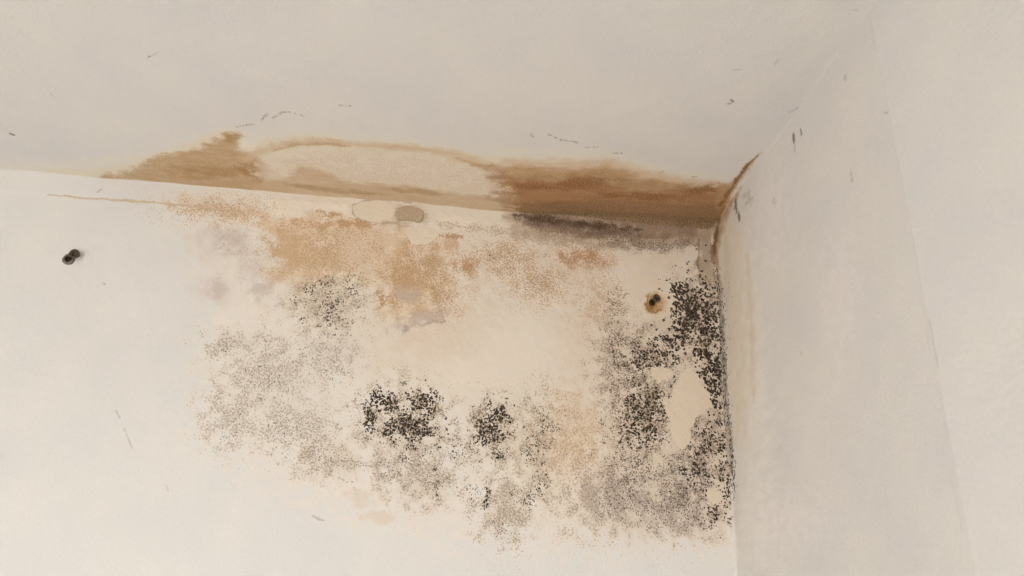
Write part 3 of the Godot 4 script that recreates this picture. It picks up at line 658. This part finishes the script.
func colony(st: SurfaceTool, at: Vector3, n: Vector3, ux: Vector3, uy: Vector3, r: float, tall: float, stretch: float, c: Color) -> void:
	var k := 5 if r < 0.002 else 7
	var ring: Array[Vector3] = []
	var a0 := rng.randf() * TAU
	for i in k:
		var a := a0 + TAU * i / k
		var rr := r * rng.randf_range(0.62, 1.25)
		ring.append(at + ux * cos(a) * rr + uy * sin(a) * rr * stretch - n * 0.0004)
	var top := at + n * tall
	st.set_color(c)
	for i in k:
		st.add_vertex(top); st.add_vertex(ring[(i + 1) % k]); st.add_vertex(ring[i])

# spots: [shapes, tries, least radius, most radius, openness of the clusters, stretch, colour a, colour b]
func mould_patch(label: String, called: String, side: int, spots: Array, bare: Array) -> void:
	var st := SurfaceTool.new()
	st.begin(Mesh.PRIMITIVE_TRIANGLES)
	st.set_smooth_group(-1)
	var mid := Vector3.ZERO
	var found: Array = []
	for s: Array in spots:
		var r: Rect2 = s[0][0].r
		for q: Dictionary in s[0]: r = r.merge(q.r)
		for i in int(s[1]):
			var p := Vector2(rng.randf_range(r.position.x, r.end.x), rng.randf_range(r.position.y, r.end.y))
			var d := field(s[0], p)
			if d <= 0.02: continue
			var jag := 5.5 * Vector2(warp.get_noise_2d(p.x * 0.002, p.y * 0.002), warp.get_noise_2d(p.y * 0.002 + 5.0, p.x * 0.002))
			if bare and field(bare, p + jag) > 0.5: continue
			var n := 0.5 + 0.62 * clump.get_noise_3d(p.x * 0.001, p.y * 0.001, side * 3.0) + 0.42 * patchy.get_noise_2d(p.x * 0.001, p.y * 0.001)
			if rng.randf() > smoothstep(s[4] - 0.10, s[4] + 0.10, n - 0.5 + d * 0.8 - 0.1): continue
			found.append([p, rng.randf_range(s[2], s[3]) * (0.75 + 0.4 * d), s[5], (s[6] as Color).lerp(s[7], rng.randf())])
	var origin := Vector3.ZERO
	for f: Array in found: origin += surface(side, f[0])
	origin /= maxf(1.0, found.size())
	for f: Array in found:
		var at := surface(side, f[0]) - origin
		if side == 0: colony(st, at, Vector3(0, 0, 1), Vector3.RIGHT, Vector3.UP, f[1], f[1] * 0.28 + 0.0002, f[2], f[3])
		elif side == 1: colony(st, at, Vector3(0, -1, 0), Vector3(1, 0, 0), Vector3(0, 0, 1), f[1], f[1] * 0.28 + 0.0002, f[2], f[3])
		else: colony(st, at, Vector3(-1, 0, 0), Vector3(0, 0, 1), Vector3.UP, f[1], f[1] * 0.28 + 0.0002, f[2], f[3])
	st.generate_normals()
	var m := matte(Color.WHITE, 1.0)
	m.metallic_specular = 0.0
	m.vertex_color_use_as_albedo = true
	m.cull_mode = BaseMaterial3D.CULL_DISABLED
	var o := put(called, st.commit(), m)
	o.position = origin
	tag(o, label, "mould", "stuff", "mould patches in the damp corner")
	print(called, " ", label, " ", found.size())

func surface(side: int, p: Vector2) -> Vector3:
	var u := p.x / 1000.0
	var v := p.y / 1000.0
	if side == 0: return Vector3(u, H + v, wall_relief(u, H + v))
	if side == 1: return Vector3(u, H - ceiling_relief(u, v), v)
	return Vector3(-right_relief(u, H + v), H + v, u)

func build_mould() -> void:
	mould_patch("dense black mould in the wall corner below the rust-ringed metal stub", "mould_patch", 0, [
		[[blob(-59.1, -189.9, 44, 3.4, -3.7, -71.4), blob(-25.4, -224.7, 29.8, 2.2, -7.7, -123.9), blob(-72.8, -144.4, 28.3, 2.3, -1.4, -30.1), blob(-15.5, -314.4, 23.3, 1.6, -5.2, -78.7)], 12000, 0.0013, 0.0035, 0.31, 1.1, Color(0.040, 0.030, 0.023), Color(0.115, 0.086, 0.063)],
		[[blob(-141.5, -289.6, 50.1, 3.5, -1.4, -43.6), blob(-148.1, -380.7, 56.3, 3.6, -2, -67.8), blob(-102.2, -270.9, 38.9, 2.8, -2.5, -60.2), blob(-160.6, -427.9, 48.1, 2.9, -1.2, -44)], 10000, 0.0011, 0.003, 0.41, 1, Color(0.040, 0.030, 0.023), Color(0.115, 0.086, 0.063)],
		[[blob(-38.6, -438.8, 41.2, 2.5, -2.9, -47.7), blob(-56.9, -497.4, 44.1, 2.5, -2.4, -42.5), blob(-36, -570.6, 25.2, 1.3, -2.2, -34), blob(-9.9, -455.3, 14.9, 0.9, -7.7, -109.1), blob(-4, -526, 12.8, 0.7, -5.1, -69.8)], 6500, 0.0011, 0.0029, 0.42, 1, Color(0.040, 0.030, 0.023), Color(0.115, 0.086, 0.063)],
		[[poly(37.3, [-228.6, -156.9, -183.1, -157.5, -155.4, -234.4, -139, -332.5, -161.5, -464.2, -70.4, -476.8, -59.6, -605.3, -147.9, -609.6, -252.5, -589.9, -234.4, -468.5, -222.3, -338.1])], 12000, 0.0008, 0.0018, 0.57, 1, Color(0.115, 0.086, 0.063), Color(0.18, 0.142, 0.108)],
		[[blob(-99.4, -548.3, 72, 3.8, -2, -44.6), blob(-162.5, -499.8, 61.6, 3.5, -1.2, -45.7)], 5000, 0.0008, 0.0019, 0.4, 1, Color(0.115, 0.086, 0.063), Color(0.18, 0.142, 0.108)],
		[[blob(-25, -119, 10.2, 0.8, -0.8, -13.1), blob(-32.4, -141.2, 10.2, 0.8, -0.8, -12.9)], 400, 0.0009, 0.002, 0.3, 1, Color(0.040, 0.030, 0.023), Color(0.115, 0.086, 0.063)],
		[[blob(-201.2, -175.8, 27.6, 2.2, -0.5, -33.6), blob(-210.1, -258.7, 27, 2, -1, -80.4)], 1950, 0.0009, 0.0019, 0.49, 1, Color(0.115, 0.086, 0.063), Color(0.18, 0.142, 0.108)]], [poly(11.4, [-73.1, -310.5, -55.5, -305.3, -41.7, -333.7, -23.7, -351.7, -21.6, -378.3, -43.1, -389.1, -63.3, -412.7, -70.7, -448, -86.3, -463.4, -102, -444.4, -107.5, -398.8, -116.3, -384.3, -98.3, -358.6, -89.7, -336.9]), blob(-117.6, -319.4, 30.4, -0.6, -2.4, -19.6), blob(-32.1, -537.9, 14.6, 0.8, -1.2, -19), blob(-130.2, -180.8, 43.7, 3.4, -1.4, -42.1)])
	mould_patch("broken black mould patch on the middle of the damp wall, largest away from the corner", "mould_patch", 0, [
		[[blob(-626, -406, 35.2, 2.3, 2.5, -23.6), blob(-557.1, -401.6, 39.1, 2.5, 2.3, -27.3), blob(-578.1, -444.5, 56, 3.5, 3.6, -39.1), blob(-645.6, -436.2, 15.6, 1, 3.6, -32)], 8000, 0.0011, 0.0028, 0.34, 1, Color(0.040, 0.030, 0.023), Color(0.115, 0.086, 0.063)],
		[[blob(-566.8, -491.5, 69.1, 4, 4.1, -45), blob(-531.7, -537.5, 51.3, 2.8, 2.5, -30.4), blob(-601.5, -524.4, 44.3, 2.5, 3.5, -33.9)], 3900, 0.0008, 0.0017, 0.49, 1, Color(0.040, 0.030, 0.023), Color(0.18, 0.142, 0.108)],
		[[stroke([-521.7, -533.6, 3.4, -515.6, -566.9, 4.3]), blob(-529.6, -520.4, 8.6, 0.5, 0.7, -8.5)], 300, 0.0009, 0.002, 0.27, 1.3, Color(0.040, 0.030, 0.023), Color(0.115, 0.086, 0.063)]], [])
	mould_patch("small round black mould cluster between the broken patch and the speckled strand", "mould_patch", 0, [
		[[blob(-429.4, -440.8, 35.7, 2.2, 2, -39.5), blob(-442.9, -454.1, 21.3, 1.3, 1.4, -24.9), blob(-416.2, -416.4, 23.4, 1.5, 1, -21.8)], 3600, 0.0011, 0.0028, 0.34, 1, Color(0.040, 0.030, 0.023), Color(0.115, 0.086, 0.063)],
		[[blob(-490.6, -483.5, 31.5, 1.8, 1.7, -24.4), blob(-496.6, -497.8, 13.9, 0.8, 0.7, -10.4), blob(-421.7, -488.3, 42.3, 2.5, 1.2, -24.4)], 1350, 0.0009, 0.002, 0.43, 1, Color(0.040, 0.030, 0.023), Color(0.115, 0.086, 0.063)]], [])
	mould_patch("loose strand of dark mould specks hanging right of the round cluster", "mould_patch", 0, [
		[[blob(-332.7, -423.9, 36.3, 2.3, 0.7, -32.8), blob(-349.3, -478.8, 30.3, 1.8, 1, -35.3), blob(-337.2, -535.4, 19.3, 1.1, 1, -40.9), blob(-366.1, -562.4, 34.7, 1.8, 0.7, -21.8)], 4800, 0.0009, 0.0021, 0.42, 1, Color(0.040, 0.030, 0.023), Color(0.18, 0.142, 0.108)],
		[[stroke([-433.1, -538.9, 4.3, -432.7, -579.2, 5.1])], 240, 0.0009, 0.0021, 0.22, 1.3, Color(0.040, 0.030, 0.023), Color(0.115, 0.086, 0.063)],
		[[blob(-404, -605.8, 34.1, 1.7, 1.6, -35.9), blob(-412.9, -598, 15.4, 0.8, 0.9, -19.6), blob(-461.7, -554, 27.5, 1.5, 1.6, -26.8)], 2250, 0.0008, 0.0018, 0.49, 1, Color(0.115, 0.086, 0.063), Color(0.18, 0.142, 0.108)],
		[[blob(-261.4, -505.3, 53.6, 3, 0.1, -69.7), blob(-234.9, -555.5, 70.6, 3.7, -0.3, -50.9), blob(-288.7, -453.8, 43.4, 2.6, 0.5, -53.8)], 3900, 0.0006, 0.0014, 0.61, 1, Color(0.115, 0.086, 0.063), Color(0.18, 0.142, 0.108)]], [])
	mould_patch("grey-black mould specks below the orange blotch on the damp wall", "mould_patch", 0, [
		[[blob(-758.1, -183, 14.6, 11.5, 9.3, -13.5), blob(-783.4, -201.4, 17.3, 13.6, 8.1, -11.7), blob(-806, -223.5, 18, -5.5, -2, -11.5), blob(-779.8, -265.2, 19.8, 1.5, 2, -13.6), blob(-741, -242.4, 43.6, 3.4, 6.3, -47.4), blob(-710.4, -191.5, 22.2, 1.8, 4, -32.5)], 3900, 0.001, 0.0024, 0.47, 1, Color(0.115, 0.086, 0.063), Color(0.18, 0.142, 0.108)],
		[[blob(-755.8, -172.5, 7.4, 0.6, 1.1, -8.2), blob(-787.3, -263.8, 10.8, 0.8, 1.1, -7.8), blob(-780.3, -197.1, 11, 0.9, 1.1, -8.1), blob(-697.8, -265, 9.1, 0.7, 0.7, -5.9)], 700, 0.0012, 0.0026, 0.25, 1, Color(0.040, 0.030, 0.023), Color(0.115, 0.086, 0.063)]], [])
	mould_patch("faint grey bloom of fine mould specks at the far end of the damp wall", "mould_patch", 0, [
		[[blob(-911.2, -325.1, 41.7, 3, 4.8, -26.2), blob(-887, -458.4, 50.3, 3.1, 10.7, -58.9), blob(-837, -379.7, 75.9, 5.1, 10.2, -61.8), blob(-783.9, -323.6, 70.6, 5, 5.5, -37.7), blob(-781.5, -457.1, 68, 4.2, 7.9, -52.3), blob(-726.3, -353.5, 52.9, 3.6, 5.9, -44.6)], 15000, 0.0006, 0.0014, 0.6, 1, Color(0.115, 0.086, 0.063), Color(0.25, 0.20, 0.155)],
		[[blob(-719.2, -510.7, 27, 1.6, 2.3, -17), blob(-671, -514.7, 37.3, 2.1, 1.7, -13.6), blob(-729.7, -507.8, 10.1, 0.6, 1.4, -10.2), blob(-675.7, -545.5, 13.4, 0.7, 0.8, -6.7)], 1050, 0.0008, 0.0018, 0.45, 1, Color(0.115, 0.086, 0.063), Color(0.18, 0.142, 0.108)]], [])
	mould_patch("few dark specks of mould on mauve plaster under the ceiling band", "mould_patch", 0, [
		[[blob(-957.6, -111.8, 16.5, 1.4, 5, -27.2), blob(-939.1, -131.4, 11, 0.9, 3, -16.6), blob(-1003.4, -124.3, 14.5, 1.3, 1.6, -8.3)], 630, 0.0008, 0.0015, 0.55, 1, Color(0.115, 0.086, 0.063), Color(0.18, 0.142, 0.108)],
		[[blob(-897.4, -180, 54.4, 4.5, 8.3, -48.6), blob(-872.8, -104.4, 44.5, 3.9, 6.8, -42.3)], 1350, 0.0006, 0.0012, 0.69, 1, Color(0.18, 0.142, 0.108), Color(0.25, 0.20, 0.155)]], [])
	mould_patch("dark mould crust along the wall just under the stained ceiling joint", "mould_patch", 0, [
		[[stroke([-227.9, -45.6, 5.1, -166.8, -51.4, 10.3, -101.2, -48, 10.4, -51.1, -36.8, 6.3])], 1350, 0.0008, 0.0018, 0.42, 0.8, Color(0.115, 0.086, 0.063), Color(0.18, 0.142, 0.108)],
		[[stroke([-404.6, -11.6, 6.1, -333.7, -16.6, 10.2, -252.2, -22.9, 10.2, -170.4, -29.2, 8.3])], 1950, 0.0008, 0.0019, 0.53, 0.7, Color(0.115, 0.086, 0.063), Color(0.18, 0.142, 0.108)]], [])
	mould_patch("fine rust-brown mould specks scattered between the orange blotch and the reddish mark", "mould_patch", 0, [
		[[blob(-430.5, -105, 78.3, 6.7, 1.2, -25.9), blob(-487.6, -131.3, 34.7, 2.9, 1.3, -21.2), blob(-541.8, -182, 41.6, 3.3, 3.2, -41.2), blob(-359.9, -163.2, 46.6, 3.8, 0.8, -29.4)], 5000, 0.0006, 0.0015, 0.56, 1, Color(0.17, 0.11, 0.065), Color(0.33, 0.23, 0.14)]], [])
	mould_patch("dark mould smear just round the corner on the narrow wall", "mould_patch", 2, [
		[[stroke([6.3, -108.8, 17.7, 8.9, -184.6, 22.6, 9.4, -266.7, 21.7, 11.4, -364.7, 15.5, 16.8, -440, 12.4, 13.7, -527.8, 12])], 3900, 0.001, 0.0024, 0.35, 1.5, Color(0.040, 0.030, 0.023), Color(0.115, 0.086, 0.063)],
		[[blob(64.3, -155.4, 29.5, -12.7, -8.5, -41.8), blob(68.4, -187.8, 24.2, -9.9, -6.1, -29.9)], 390, 0.0008, 0.0015, 0.53, 1, Color(0.12, 0.055, 0.035), Color(0.12, 0.055, 0.035)],
		[[blob(26.4, -442, 23.9, -5, -21.3, -103.4)], 450, 0.0008, 0.0015, 0.57, 1, Color(0.115, 0.086, 0.063), Color(0.18, 0.142, 0.108)]], [])
	return
